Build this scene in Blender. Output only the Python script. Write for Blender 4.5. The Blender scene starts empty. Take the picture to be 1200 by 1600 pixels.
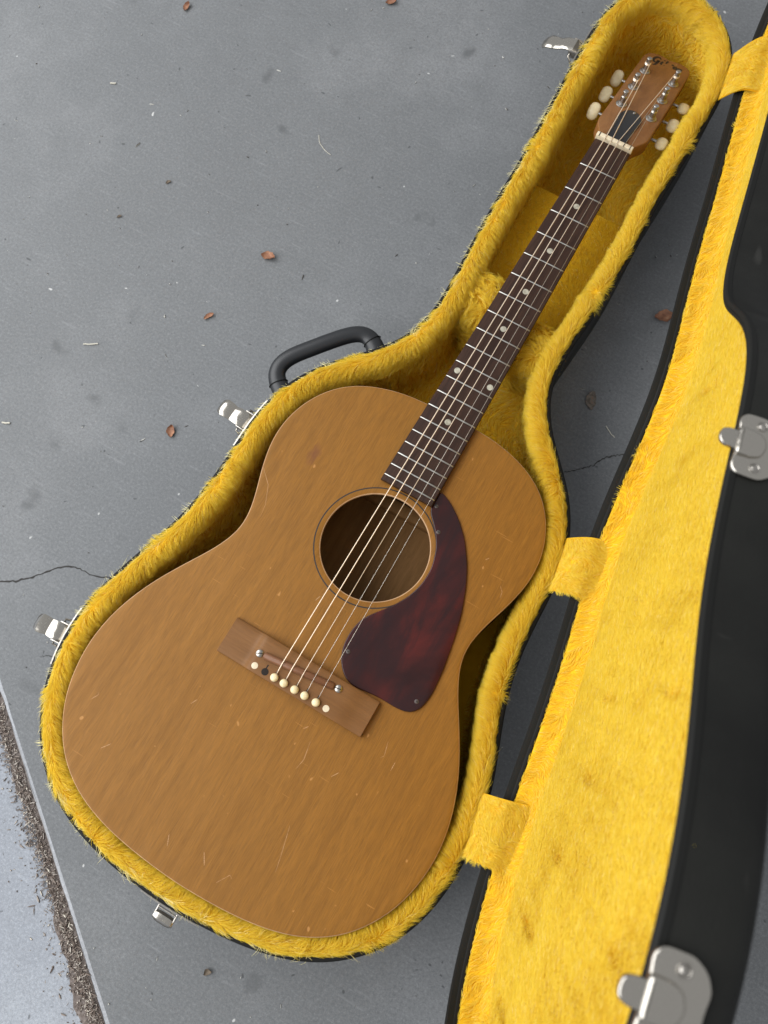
import bpy, bmesh, math, random
import numpy as np
from mathutils import Vector, Matrix, Quaternion, kdtree
from mathutils.geometry import tessellate_polygon

random.seed(7)
rng = np.random.default_rng(7)
scene = bpy.context.scene
COL = scene.collection
GZ = 116.0                       # soundboard height above the concrete, mm


def W(a):
    """millimetres (z measured from the soundboard) to metres (z from the floor)"""
    a = np.asarray(a, float)
    b = a / 1000.0
    b[..., 2] += GZ / 1000.0
    return b


# ------------------------------------------------------------------ camera
cam_d = bpy.data.cameras.new('camera')
cam = bpy.data.objects.new('camera', cam_d)
COL.objects.link(cam)
scene.camera = cam
RIGHT = Vector((0.864573, 0.501979, -0.023015))
DOWN = Vector((0.480814, -0.839694, -0.252451))
FWD = Vector((-0.14605, 0.207197, -0.967336))
rot = Matrix((RIGHT, -DOWN, -FWD)).transposed()
cam.matrix_world = Matrix.Translation(W(np.array([103.7, -622.7, 748.7])).tolist()) @ rot.to_4x4()
cam_d.sensor_fit = 'VERTICAL'
cam_d.sensor_height = 36.0
cam_d.lens = 36.0 * 1289.4 / 1600.0
cam_d.clip_start = 0.02
cam_d.clip_end = 60.0
cam_d.dof.use_dof = True
cam_d.dof.focus_distance = 0.78
cam_d.dof.aperture_fstop = 9.0
scene.render.resolution_x = 768
scene.render.resolution_y = 1024

# ------------------------------------------------------------------ light
world = bpy.data.worlds.new('World')
scene.world = world
world.use_nodes = True
bgn = world.node_tree.nodes['Background']
bgn.inputs['Color'].default_value = (0.95, 0.97, 1.0, 1)
bgn.inputs['Strength'].default_value = 0.52

ld = bpy.data.lights.new('open_side_daylight', 'AREA')      # open side of the shelter
ld.shape = 'RECTANGLE'
ld.size = 3.2
ld.size_y = 1.7
ld.energy = 75.0
ld.color = (0.975, 0.988, 1.0)
lo = bpy.data.objects.new('open_side_daylight', ld)
COL.objects.link(lo)
ctr = Vector((0.0, -0.30, 0.10))
lpos = ctr + Vector((-0.90, -0.40, 0)).normalized() * 1.42 + Vector((0, 0, 1.22))
lo.location = lpos
lo.rotation_euler = (ctr - lpos).to_track_quat('-Z', 'Y').to_euler()

scene.view_settings.view_transform = 'Standard'
scene.view_settings.look = 'None'
scene.view_settings.gamma = 1.0
scene.view_settings.exposure = 0.0
scene.view_settings.use_curve_mapping = False


# ------------------------------------------------------------------ materials
class NT:
    def __init__(self, name):
        self.m = bpy.data.materials.new(name)
        self.m.use_nodes = True
        self.t = self.m.node_tree
        self.b = self.t.nodes['Principled BSDF']
        self.out = self.t.nodes['Material Output']

    def n(self, typ, **kw):
        nd = self.t.nodes.new(typ)
        for k, v in kw.items():
            setattr(nd, k, v)
        return nd

    def l(self, a, b):
        self.t.links.new(a, b)

    def coord(self, scale=(1, 1, 1), rotz=0.0, loc=(0, 0, 0)):
        tc = self.n('ShaderNodeTexCoord')
        mp = self.n('ShaderNodeMapping')
        mp.inputs['Scale'].default_value = scale
        mp.inputs['Rotation'].default_value = (0, 0, rotz)
        mp.inputs['Location'].default_value = loc
        self.l(tc.outputs['Object'], mp.inputs['Vector'])
        return mp.outputs['Vector']

    def noise(self, vec, scale, detail=4, rough=0.55, dist=0.0):
        nd = self.n('ShaderNodeTexNoise')
        nd.inputs['Scale'].default_value = scale
        nd.inputs['Detail'].default_value = detail
        nd.inputs['Roughness'].default_value = rough
        nd.inputs['Distortion'].default_value = dist
        if vec is not None:
            self.l(vec, nd.inputs['Vector'])
        return nd.outputs['Fac']

    def ramp(self, fac, stops, interp='LINEAR'):
        r = self.n('ShaderNodeValToRGB')
        r.color_ramp.interpolation = interp
        e = r.color_ramp.elements
        while len(e) < len(stops):
            e.new(0.5)
        for i, (p, c) in enumerate(stops):
            e[i].position = p
            if isinstance(c, (int, float)):
                c = (c, c, c)
            e[i].color = (*c, 1)
        self.l(fac, r.inputs['Fac'])
        return r.outputs['Color']

    def mix(self, fac, a, b, mode='MIX'):
        m = self.n('ShaderNodeMix', data_type='RGBA', blend_type=mode)
        for s, v in ((m.inputs[0], fac), (m.inputs[6], a), (m.inputs[7], b)):
            if isinstance(v, (int, float)):
                s.default_value = v
            elif isinstance(v, tuple):
                s.default_value = (*v, 1)
            else:
                self.l(v, s)
        return m.outputs[2]

    def math(self, op, a, b=0.0, clamp=False):
        m = self.n('ShaderNodeMath', operation=op, use_clamp=clamp)
        for s, v in ((m.inputs[0], a), (m.inputs[1], b)):
            if isinstance(v, (int, float)):
                s.default_value = v
            else:
                self.l(v, s)
        return m.outputs[0]

    def bump(self, h, strength=0.3, dist=0.001):
        b = self.n('ShaderNodeBump')
        b.inputs['Strength'].default_value = strength
        b.inputs['Distance'].default_value = dist
        self.l(h, b.inputs['Height'])
        self.l(b.outputs['Normal'], self.b.inputs['Normal'])

    def set(self, **kw):
        for k, v in kw.items():
            k = k.replace('_', ' ')
            s = self.b.inputs[k]
            if isinstance(v, (int, float)):
                s.default_value = v
            elif isinstance(v, tuple):
                s.default_value = (*v, 1) if (len(v) == 3 and s.type == 'RGBA') else v
            else:
                self.l(v, s)
        return self


def simple(name, col, rough=0.5, metal=0.0, spec=0.5):
    return NT(name).set(Base_Color=col, Roughness=rough, Metallic=metal, Specular_IOR_Level=spec).m


def wood(name, dark, mid, light, pore=0.5, rough=0.42, gx=150, gy=10, px=1700, py=70, wear=True, coat=0.0):
    m = NT(name)
    v1 = m.coord((gx, gy, gx))
    f1 = m.noise(v1, 1.0, 5, 0.6, 0.4)
    f2 = m.noise(m.coord((9, 6, 9)), 1.0, 3)
    c = m.ramp(f1, [(0.28, dark), (0.5, mid), (0.74, light)])
    c = m.mix(m.ramp(f2, [(0.3, 0.0), (0.7, 0.35)]), c, dark)
    fp = m.noise(m.coord((px, py, px), 0.03), 1.0, 4, 0.65)
    pm = m.ramp(fp, [(0.40, 0.0), (0.66, 0.9)])
    fp2 = m.noise(m.coord((px * .62, py * .3, px), -0.05, (3, 1, 0)), 1.0, 3, 0.7)
    pm2 = m.ramp(fp2, [(0.48, 0.0), (0.80, 0.35)])
    pall = m.mix(1.0, pm, pm2, 'ADD')
    pf = m.math('MULTIPLY', pall, pore, True)
    c = m.mix(pf, c, tuple(x * 0.5 for x in dark))
    rg = m.ramp(f1, [(0.2, rough + .08), (0.8, rough - .05)])
    if wear:
        # fine handling scratches in several directions and small pale dings
        for k, (rz, lo_) in enumerate(((1.2, 0.715),)):
            s = m.noise(m.coord((26, 620, 1), rz, (k * 3.1, k, 0)), 1.0, 2, 0.45)
            s = m.ramp(s, [(lo_, 0.0), (lo_ + .035, 0.5)])
            blot = m.ramp(m.noise(m.coord((7, 7, 7), 0, (k * 5, 0, 0)), 1.0, 2), [(0.48, 0.0), (0.62, 1.0)])
            c = m.mix(m.math('MULTIPLY', s, blot), c, tuple(min(1, x * 1.45 + .03) for x in light))
        d = m.ramp(m.noise(m.coord((130, 90, 90), 0.4), 1.0, 1), [(0.775, 0.0), (0.80, 0.55)])
        c = m.mix(d, c, tuple(min(1, x * 1.5 + .05) for x in light))
    m.set(Base_Color=c, Roughness=rg, Specular_IOR_Level=0.26, Coat_Weight=coat)
    if coat:
        m.set(Coat_Roughness=0.3)
    h = m.math('SUBTRACT', f1, m.math('MULTIPLY', pall, 1.2))
    m.bump(h, 0.15, 0.0006)
    return m


M = {}
wt = wood('soundboard_wood', (0.220, 0.092, 0.0092), (0.264, 0.113, 0.0125), (0.302, 0.132, 0.0170), 0.50, 0.45, coat=0.0)
# dark knot mark on the upper bout
b_in = wt.b.inputs['Base Color'].links[0].from_socket
tc = wt.n('ShaderNodeTexCoord')
mp = wt.n('ShaderNodeMapping')
mp.inputs['Location'].default_value = (0.0964 * 90, 0.4466 * 45, 0)
mp.inputs['Scale'].default_value = (90, 45, 0)
wt.l(tc.outputs['Object'], mp.inputs['Vector'])
ln = wt.n('ShaderNodeVectorMath', operation='LENGTH')
wt.l(mp.outputs['Vector'], ln.inputs[0])
kn = wt.math('ADD', ln.outputs['Value'], wt.math('MULTIPLY', wt.noise(wt.coord((200, 100, 1)), 1, 3), 0.8))
kf = wt.ramp(kn, [(0.45, 0.75), (1.0, 0.0)])
wt.l(wt.mix(kf, b_in, (0.14, 0.045, 0.02)), wt.b.inputs['Base Color'])
M['top'] = wt.m
M['edge'] = wood('worn_edge_wood', (0.40, 0.23, 0.12), (0.50, 0.31, 0.17), (0.58, 0.38, 0.22), 0.3, 0.5, wear=False).m
M['sides'] = wood('side_wood', (0.16, 0.06, 0.02), (0.20, 0.08, 0.03), (0.25, 0.1, 0.04), 0.4, 0.4, wear=False).m
M['inside'] = wood('bare_inside_wood', (0.21, 0.10, 0.030), (0.26, 0.13, 0.042), (0.32, 0.165, 0.056), 0.4, 0.7, wear=False).m
M['rose'] = wood('rosewood', (0.026, 0.012, 0.008), (0.046, 0.022, 0.014), (0.070, 0.035, 0.022), 0.55, 0.42, 260, 14, 900, 60, wear=False).m
M['bridge'] = wood('bridge_rosewood', (0.165, 0.072, 0.020), (0.195, 0.088, 0.026), (0.225, 0.104, 0.033), 0.25, 0.5, 14, 90, 60, 700, wear=False).m
M['saddle'] = wood('saddle_rosewood', (0.15, 0.066, 0.030), (0.20, 0.09, 0.045), (0.26, 0.125, 0.066), 0.3, 0.3, 14, 200, 60, 800, wear=False).m
M['head'] = wood('headstock_wood', (0.195, 0.082, 0.024), (0.25, 0.110, 0.034), (0.30, 0.138, 0.045), 0.35, 0.40, coat=0.1).m
M['neck'] = wood('neck_wood', (0.16, 0.065, 0.025), (0.21, 0.09, 0.033), (0.26, 0.11, 0.045), 0.35, 0.38, wear=False).m
M['ring'] = simple('black_inlay', (0.012, 0.011, 0.010), 0.5)
m = NT('polished_nickel').set(Base_Color=(0.47, 0.44, 0.39), Metallic=1.0)
f = m.noise(m.coord((55, 55, 55)), 1, 2)
f2 = m.noise(m.coord((900, 900, 900)), 1, 3)
m.set(Roughness=m.ramp(f2, [(0.3, 0.14), (0.75, 0.30)]))
m.bump(f, 0.35, 0.004)
M['chrome'] = m.m
m = NT('worn_nickel')
fr_ = m.noise(m.coord((400, 400, 400)), 1, 3)
m.set(Base_Color=m.ramp(fr_, [(0.3, (0.30, 0.28, 0.25)), (0.7, (0.48, 0.45, 0.41))]), Metallic=1.0,
      Roughness=m.ramp(fr_, [(0.3, 0.42), (0.7, 0.24)]))
M['nickel'] = m.m
M['oldnickel'] = simple('tarnished_nickel', (0.40, 0.385, 0.36), 0.36, 1.0)
M['brass'] = simple('brass', (0.70, 0.48, 0.16), 0.22, 1.0)
M['fret'] = simple('fret_wire', (0.44, 0.43, 0.40), 0.38, 1.0)
M['bronze'] = simple('bronze_wound_string', (0.88, 0.74, 0.58), 0.42, 0.6)
M['steel'] = simple('plain_steel_string', (0.62, 0.58, 0.52), 0.3, 0.9)
M['pearl'] = NT('pearl_dot')
_f = M['pearl'].noise(M['pearl'].coord((300, 300, 300)), 1, 3)
M['pearl'] = M['pearl'].set(Base_Color=M['pearl'].ramp(_f, [(0.3, (0.30, 0.28, 0.22)), (0.7, (0.52, 0.50, 0.41))]), Roughness=0.25).m
m = NT('aged_ivory_plastic')
f = m.noise(m.coord((220, 220, 220)), 1, 3)
m.set(Base_Color=m.ramp(f, [(0.3, (0.68, 0.56, 0.32)), (0.7, (0.82, 0.71, 0.46))]), Roughness=0.33,
      Subsurface_Weight=0.15, Subsurface_Radius=(0.002, 0.0015, 0.001))
M['ivory'] = m.m
m = NT('bone_nut')
f = m.noise(m.coord((300, 300, 300)), 1, 3)
m.set(Base_Color=m.ramp(f, [(0.3, (0.60, 0.50, 0.34)), (0.7, (0.74, 0.65, 0.48))]), Roughness=0.4)
M['bone'] = m.m
# tortoise-shell pickguard
m = NT('tortoise_pickguard')
v = m.coord((11, 7, 11), 0.25)
f = m.noise(v, 1.0, 4, 0.55, 1.6)
f2 = m.noise(m.coord((34, 7, 30), -0.3), 1.0, 3, 0.6, 2.2)
c = m.ramp(f, [(0.34, (0.022, 0.006, 0.006)), (0.5, (0.046, 0.009, 0.008)), (0.66, (0.080, 0.012, 0.010)), (0.82, (0.115, 0.020, 0.013))])
c = m.mix(m.ramp(f2, [(0.40, 0.75), (0.60, 0.0)]), c, (0.020, 0.008, 0.009))
m.set(Base_Color=c, Roughness=0.12, Specular_IOR_Level=0.38, Coat_Weight=0.0)
m.bump(m.noise(m.coord((18, 18, 18)), 1, 2), 0.10, 0.002)
M['guard'] = m.m
M['blackplastic'] = simple('black_plastic', (0.012, 0.012, 0.013), 0.28)
# black vinyl of the case
m = NT('black_vinyl')
f = m.noise(m.coord((900, 900, 900)), 1, 2)
f2 = m.noise(m.coord((22, 22, 22)), 1, 4)
sc = m.ramp(m.noise(m.coord((300, 12, 40), 0.3), 1, 2), [(0.70, 0.0), (0.76, 0.5)])
c = m.ramp(f2, [(0.3, (0.008, 0.008, 0.007)), (0.7, (0.014, 0.014, 0.012))])
m.set(Base_Color=m.mix(sc, c, (0.045, 0.044, 0.04)), Roughness=m.ramp(f2, [(0.3, 0.58), (0.7, 0.45)]), Specular_IOR_Level=0.22)
m.bump(f, 0.45, 0.0006)
M['vinyl'] = m.m
M['rim'] = simple('black_rim_moulding', (0.012, 0.012, 0.011), 0.6, 0.0, 0.15)
M['handle'] = simple('black_handle_vinyl', (0.014, 0.015, 0.017), 0.40)
# yellow plush
m = NT('yellow_plush_backing')
f = m.noise(m.coord((60, 60, 60)), 1, 4)
m.set(Base_Color=m.ramp(f, [(0.3, (0.68, 0.38, 0.012)), (0.7, (0.80, 0.49, 0.022))]), Roughness=0.9, Specular_IOR_Level=0.1)
M['plush'] = m.m
m = NT('yellow_plush_pile')
hi = m.n('ShaderNodeHairInfo')
cc = m.ramp(hi.outputs['Random'], [(0.0, (0.85, 0.635, 0.050)), (0.5, (0.90, 0.70, 0.075)), (0.92, (0.92, 0.755, 0.12)), (1.0, (0.95, 0.85, 0.36))])
tip = m.mix(m.ramp(hi.outputs['Intercept'], [(0.0, 0.18), (0.8, 0.0)]), cc, (0.74, 0.44, 0.016))
m.set(Base_Color=tip, Roughness=0.8, Specular_IOR_Level=0.10)
tr = m.n('ShaderNodeBsdfTranslucent')
m.l(tip, tr.inputs['Color'])
ms = m.n('ShaderNodeMixShader')
ms.inputs[0].default_value = 0.42
m.l(m.b.outputs[0], ms.inputs[1])
m.l(tr.outputs[0], ms.inputs[2])
m.l(ms.outputs[0], m.out.inputs['Surface'])
M['pile'] = m.m
M['wisp'] = simple('pale_plush_fibre', (0.93, 0.83, 0.38), 0.6, 0.0, 0.2)


def concrete(name, a, b, blot=0.5):
    m = NT(name)
    f1 = m.noise(m.coord((3.2, 3.2, 3.2)), 1, 6, 0.62)
    f2 = m.noise(m.coord((38, 38, 38)), 1, 6, 0.7)
    f3 = m.noise(m.coord((900, 900, 900)), 1, 3, 0.7)
    c = m.ramp(f1, [(0.34, tuple(x * .92 for x in a)), (0.5, a), (0.68, b)])
    f4 = m.noise(m.coord((330, 330, 330)), 1, 4, 0.8)
    c = m.mix(m.ramp(f2, [(0.35, 0.26), (0.6, 0.0)]), c, tuple(x * 0.66 for x in a))
    c = m.mix(m.ramp(f4, [(0.36, 0.55), (0.52, 0.0)]), c, tuple(x * 0.62 for x in a))
    c = m.mix(m.ramp(f4, [(0.54, 0.0), (0.72, 0.45)]), c, tuple(min(1, x * 1.4) for x in b))
    c = m.mix(m.ramp(f3, [(0.40, 0.30), (0.56, 0.0)]), c, tuple(x * 0.55 for x in a))
    c = m.mix(m.ramp(f3, [(0.64, 0.0), (0.76, 0.40)]), c, tuple(min(1, x * 1.7) for x in b))
    # faint brushed trowel marks
    tw = m.noise(m.coord((22, 260, 1), 0.9), 1, 3, 0.6)
    c = m.mix(m.ramp(tw, [(0.60, 0.0), (0.75, 0.25)]), c, tuple(min(1, x * 1.3) for x in b))
    # round water stains and dark specks
    vo = m.n('ShaderNodeTexVoronoi', feature='F1')
    vo.inputs['Scale'].default_value = 15.0
    mpv = m.coord((1, 1, 1))
    nv = m.n('ShaderNodeTexNoise')
    nv.inputs['Scale'].default_value = 30
    m.l(mpv, nv.inputs['Vector'])
    va = m.n('ShaderNodeMixRGB')
    va.inputs[0].default_value = 0.035
    m.l(mpv, va.inputs[1])
    m.l(nv.outputs['Color'], va.inputs[2])
    m.l(va.outputs[0], vo.inputs['Vector'])
    spot = m.ramp(vo.outputs['Distance'], [(0.07, 1.0), (0.17, 0.0)])
    rnd = m.n('ShaderNodeSeparateColor')
    m.l(vo.outputs['Color'], rnd.inputs[0])
    keep = m.ramp(rnd.outputs[0], [(0.35, 0.0), (0.90, blot)])
    c = m.mix(m.math('MULTIPLY', spot, keep), c, tuple(x * 0.52 for x in a))
    vo2 = m.n('ShaderNodeTexVoronoi', feature='F1')
    vo2.inputs['Scale'].default_value = 85.0
    m.l(va.outputs[0], vo2.inputs['Vector'])
    s2 = m.ramp(vo2.outputs['Distance'], [(0.10, 1.0), (0.16, 0.0)])
    r2 = m.n('ShaderNodeSeparateColor')
    m.l(vo2.outputs['Color'], r2.inputs[0])
    k2 = m.ramp(r2.outputs[1], [(0.90, 0.0), (0.93, 0.7)])
    c = m.mix(m.math('MULTIPLY', s2, k2), c, tuple(x * 0.3 for x in a))
    k3 = m.ramp(r2.outputs[2], [(0.955, 0.0), (0.965, 0.7)])
    c = m.mix(m.math('MULTIPLY', s2, k3), c, (0.6, 0.6, 0.58))
    m.set(Base_Color=c, Roughness=m.ramp(f2, [(0.3, 0.62), (0.7, 0.78)]), Specular_IOR_Level=0.35)
    h = m.math('ADD', m.math('MULTIPLY', f3, 0.6), f2)
    m.bump(h, 0.22, 0.0012)
    return m.m


M['concrete'] = concrete('smooth_grey_concrete', (0.168, 0.174, 0.179), (0.226, 0.231, 0.236), 0.75)
M['concrete2'] = concrete('pale_outer_concrete', (0.30, 0.32, 0.355), (0.385, 0.41, 0.445), 0.35)
M['slabedge'] = concrete('worn_slab_edge', (0.36, 0.37, 0.39), (0.46, 0.47, 0.49), 0.2)
m = NT('joint_soil')
f = m.noise(m.coord((240, 240, 240)), 1, 5, 0.7)
m.set(Base_Color=m.ramp(f, [(0.25, (0.065, 0.050, 0.043)), (0.5, (0.15, 0.122, 0.108)), (0.75, (0.29, 0.255, 0.235))]), Roughness=0.95)
m.bump(f, 0.6, 0.003)
M['soil'] = m.m
m = NT('litter_bits')
gi = m.n('ShaderNodeNewGeometry')
m.set(Base_Color=m.ramp(gi.outputs['Random Per Island'], [(0.0, (0.065, 0.045, 0.036)), (0.35, (0.14, 0.105, 0.085)), (0.6, (0.24, 0.195, 0.165)), (0.85, (0.38, 0.34, 0.30)), (1.0, (0.60, 0.55, 0.46))]), Roughness=0.85)
M['litter'] = m.m
m = NT('grit_bits')
gi = m.n('ShaderNodeNewGeometry')
m.set(Base_Color=m.ramp(gi.outputs['Random Per Island'], [(0.0, (0.05, 0.045, 0.04)), (0.55, (0.10, 0.09, 0.08)), (0.6, (0.38, 0.37, 0.34)), (1.0, (0.58, 0.57, 0.52))]), Roughness=0.8)
M['grit'] = m.m
m = NT('dry_leaf')
f = m.noise(m.coord((180, 180, 180)), 1, 4)
m.set(Base_Color=m.ramp(f, [(0.3, (0.16, 0.065, 0.035)), (0.6, (0.30, 0.14, 0.075)), (0.8, (0.42, 0.26, 0.16))]), Roughness=0.7)
M['leaf'] = m.m
m = NT('old_brown_leaf')
f = m.noise(m.coord((180, 180, 180)), 1, 4)
m.set(Base_Color=m.ramp(f, [(0.3, (0.075, 0.055, 0.036)), (0.7, (0.155, 0.12, 0.085))]), Roughness=0.8)
M['oldleaf'] = m.m
m = NT('trodden_leaf')
f = m.noise(m.coord((260, 260, 260)), 1, 4)
m.set(Base_Color=m.ramp(f, [(0.35, (0.09, 0.07, 0.05)), (0.55, (0.19, 0.165, 0.14)), (0.7, (0.24, 0.15, 0.10))]), Roughness=0.9)
M['stainleaf'] = m.m
M['straw'] = simple('pale_straw', (0.55, 0.52, 0.44), 0.7)
M['crack'] = simple('crack_dark', (0.035, 0.032, 0.030), 0.95)
M['scratch'] = simple('scratched_lacquer', (0.40, 0.22, 0.09), 0.6)
M['decal'] = simple('worn_black_lettering', (0.012, 0.010, 0.009), 0.45)
M['dark'] = simple('dark_hole', (0.012, 0.008, 0.006), 0.9)
M['screwdull'] = simple('dull_screw', (0.10, 0.085, 0.08), 0.55, 0.7)


# ------------------------------------------------------------------ mesh helpers
def link(o, parent=None):
    COL.objects.link(o)
    if parent is not None:
        o.parent = parent
        if parent.type == 'EMPTY':
            o.matrix_parent_inverse = Matrix.Translation(-parent.location)
    return o


def mk(name, verts, faces, mat, parent=None, angle=35, raw=False, mats=None, midx=None):
    me = bpy.data.meshes.new(name)
    v = np.asarray(verts, float)
    if not raw:
        v = W(v)
    me.from_pydata(v.tolist(), [], [tuple(int(i) for i in f) for f in faces])
    for mm in (mats or [mat]):
        me.materials.append(mm)
    if midx is not None:
        me.polygons.foreach_set('material_index', midx)
    me.polygons.foreach_set('use_smooth', [True] * len(me.polygons))
    bm = bmesh.new()
    bm.from_mesh(me)
    bmesh.ops.recalc_face_normals(bm, faces=bm.faces)
    bm.to_mesh(me)
    bm.free()
    me.set_sharp_from_angle(angle=math.radians(angle))
    return link(bpy.data.objects.new(name, me), parent)


class MB:
    def __init__(s):
        s.v = []
        s.f = []

    def add(s, v, f):
        o = len(s.v)
        s.v += [tuple(x) for x in v]
        s.f += [tuple(i + o for i in q) for q in f]
        return s

    def build(s, name, mat, parent=None, angle=35, raw=False):
        return mk(name, s.v, s.f, mat, parent, angle, raw)


def loft(rings, closed=True, cap0=False, cap1=False):
    n = len(rings[0])
    v = [tuple(x) for r in rings for x in r]
    f = []
    for k in range(len(rings) - 1):
        for i in range(n if closed else n - 1):
            j = (i + 1) % n
            f.append((k * n + i, k * n + j, (k + 1) * n + j, (k + 1) * n + i))
    if cap0:
        f.append(tuple(range(n - 1, -1, -1)))
    if cap1:
        f.append(tuple(range((len(rings) - 1) * n, len(rings) * n)))
    return v, f


def tube(path, rad, n=10, closed=False, up=(0, 0, 1), caps=True):
    """swept tube; rad = number, list, or (r_side, r_up) pairs"""
    P = [Vector(p) for p in path]
    rings = []
    for i, p in enumerate(P):
        if closed:
            t = P[(i + 1) % len(P)] - P[i - 1]
        else:
            t = P[min(i + 1, len(P) - 1)] - P[max(i - 1, 0)]
        t.normalize()
        u = Vector(up)
        s = t.cross(u)
        if s.length < 1e-4:
            s = t.cross(Vector((1, 0, 0)))
        s.normalize()
        u = s.cross(t).normalized()
        r = rad[i] if isinstance(rad, list) else rad
        rs, ru = r if isinstance(r, tuple) else (r, r)
        rings.append([tuple(p + s * math.cos(a) * rs + u * math.sin(a) * ru)
                      for a in [2 * math.pi * k / n for k in range(n)]])
    if closed:
        rings.append(rings[0])
        return loft(rings)
    return loft(rings, True, caps, caps)


def rbox(c, s, bev=0.8, M4=None, seg=2):
    """rounded box, centre c, sizes s"""
    bm = bmesh.new()
    bmesh.ops.create_cube(bm, size=1.0)
    bmesh.ops.scale(bm, vec=s, verts=bm.verts)
    bmesh.ops.bevel(bm, geom=bm.edges[:], offset=bev, segments=seg, affect='EDGES', profile=0.5)
    bmesh.ops.translate(bm, vec=c, verts=bm.verts)
    if M4 is not None:
        bmesh.ops.transform(bm, matrix=M4, verts=bm.verts)
    bm.verts.index_update()
    v = [tuple(x.co) for x in bm.verts]
    f = [tuple(x.index for x in q.verts) for q in bm.faces]
    bm.free()
    return v, f


def lathe(prof, n=20, M4=None, cap0=True, cap1=True):
    rings = [[(r * math.cos(2 * math.pi * k / n), r * math.sin(2 * math.pi * k / n), z) for k in range(n)] for r, z in prof]
    v, f = loft(rings, True, cap0, cap1)
    if M4 is not None:
        v = [tuple(M4 @ Vector(p)) for p in v]
    return v, f


def resample(Q, n, closed=True):
    Q = np.asarray(Q, float)
    Wq = np.vstack([Q, Q[:1]]) if closed else Q
    d = np.r_[0, np.cumsum(np.linalg.norm(np.diff(Wq, axis=0), axis=1))]
    t = np.linspace(0, d[-1], n, endpoint=not closed)
    return np.stack([np.interp(t, d, Wq[:, i]) for i in range(Q.shape[1])], 1)


def smooth(Q, sig, closed=True):
    k = int(sig * 4) + 1
    w = np.exp(-0.5 * (np.arange(-k, k + 1) / sig) ** 2)
    w /= w.sum()
    out = []
    for i in range(Q.shape[1]):
        a = np.r_[Q[-k:, i], Q[:, i], Q[:k, i]] if closed else np.pad(Q[:, i], k, mode='reflect', reflect_type='odd')
        out.append(np.convolve(a, w, 'valid'))
    return np.stack(out, 1)


def inward(Q):
    """unit inward normals of a closed 2D outline"""
    t = np.roll(Q, -1, 0) - np.roll(Q, 1, 0)
    t /= np.linalg.norm(t, axis=1)[:, None]
    n = np.c_[-t[:, 1], t[:, 0]]
    area = 0.5 * np.sum(Q[:, 0] * np.roll(Q[:, 1], -1) - np.roll(Q[:, 0], -1) * Q[:, 1])
    return n if area > 0 else -n


def ring3(Q, N, d, z):
    return np.c_[Q + N * d, np.full(len(Q), z)]


def plate(Q, z0, z1, bev):
    """solid plate from a 2D outline with a rounded upper edge"""
    Q = np.asarray(Q, float)
    N = inward(Q)
    R = [ring3(Q, N, 0, z0), ring3(Q, N, 0, z1 - bev)]
    for a in (30, 60, 90):
        a = math.radians(a)
        R.append(ring3(Q, N, bev * (1 - math.cos(a)), z1 - bev + bev * math.sin(a)))
    return loft(R, True, True, True)


def tag(o, label=None, cat=None, group=None, kind=None):
    for k, v in (('label', label), ('category', cat), ('group', group), ('kind', kind)):
        if v:
            o[k] = v
    return o


def empty(name, loc_mm):
    e = bpy.data.objects.new(name, None)
    e.empty_display_size = 0.05
    e.location = W(np.array(loc_mm, float)).tolist()
    COL.objects.link(e)
    return e


# ------------------------------------------------------------------ plush pile
def sample(verts, tris, n):
    v = np.asarray(verts, float)
    t = np.asarray(tris, int)
    a, b, c = v[t[:, 0]], v[t[:, 1]], v[t[:, 2]]
    fn = np.cross(b - a, c - a)
    ar = np.linalg.norm(fn, axis=1)
    vn = np.zeros_like(v)
    for k in range(3):
        np.add.at(vn, t[:, k], fn)
    vn /= np.linalg.norm(vn, axis=1)[:, None] + 1e-12
    idx = rng.choice(len(t), n, p=ar / ar.sum())
    r1 = np.sqrt(rng.random(n))
    r2 = rng.random(n)
    w = np.c_[1 - r1, r1 * (1 - r2), r1 * r2]
    P = w[:, :1] * a[idx] + w[:, 1:2] * b[idx] + w[:, 2:] * c[idx]
    Nn = w[:, :1] * vn[t[idx, 0]] + w[:, 1:2] * vn[t[idx, 1]] + w[:, 2:] * vn[t[idx, 2]]
    Nn /= np.linalg.norm(Nn, axis=1)[:, None] + 1e-12
    return P, Nn


def quads_to_tris(f):
    o = []
    for q in f:
        for i in range(1, len(q) - 1):
            o.append((q[0], q[i], q[i + 1]))
    return o


def vnoise(P, wl, seed):
    """smooth vector noise of wavelength wl (mm)"""
    r = np.random.default_rng(seed)
    o = np.zeros_like(P)
    for k in range(7):
        d = r.normal(size=3)
        d *= (0.6 + r.random()) * 2 * math.pi / wl / np.linalg.norm(d)
        o += np.sin(P @ d + r.random() * 6.28)[:, None] * r.normal(size=3)
    return o / 2.6


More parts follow.
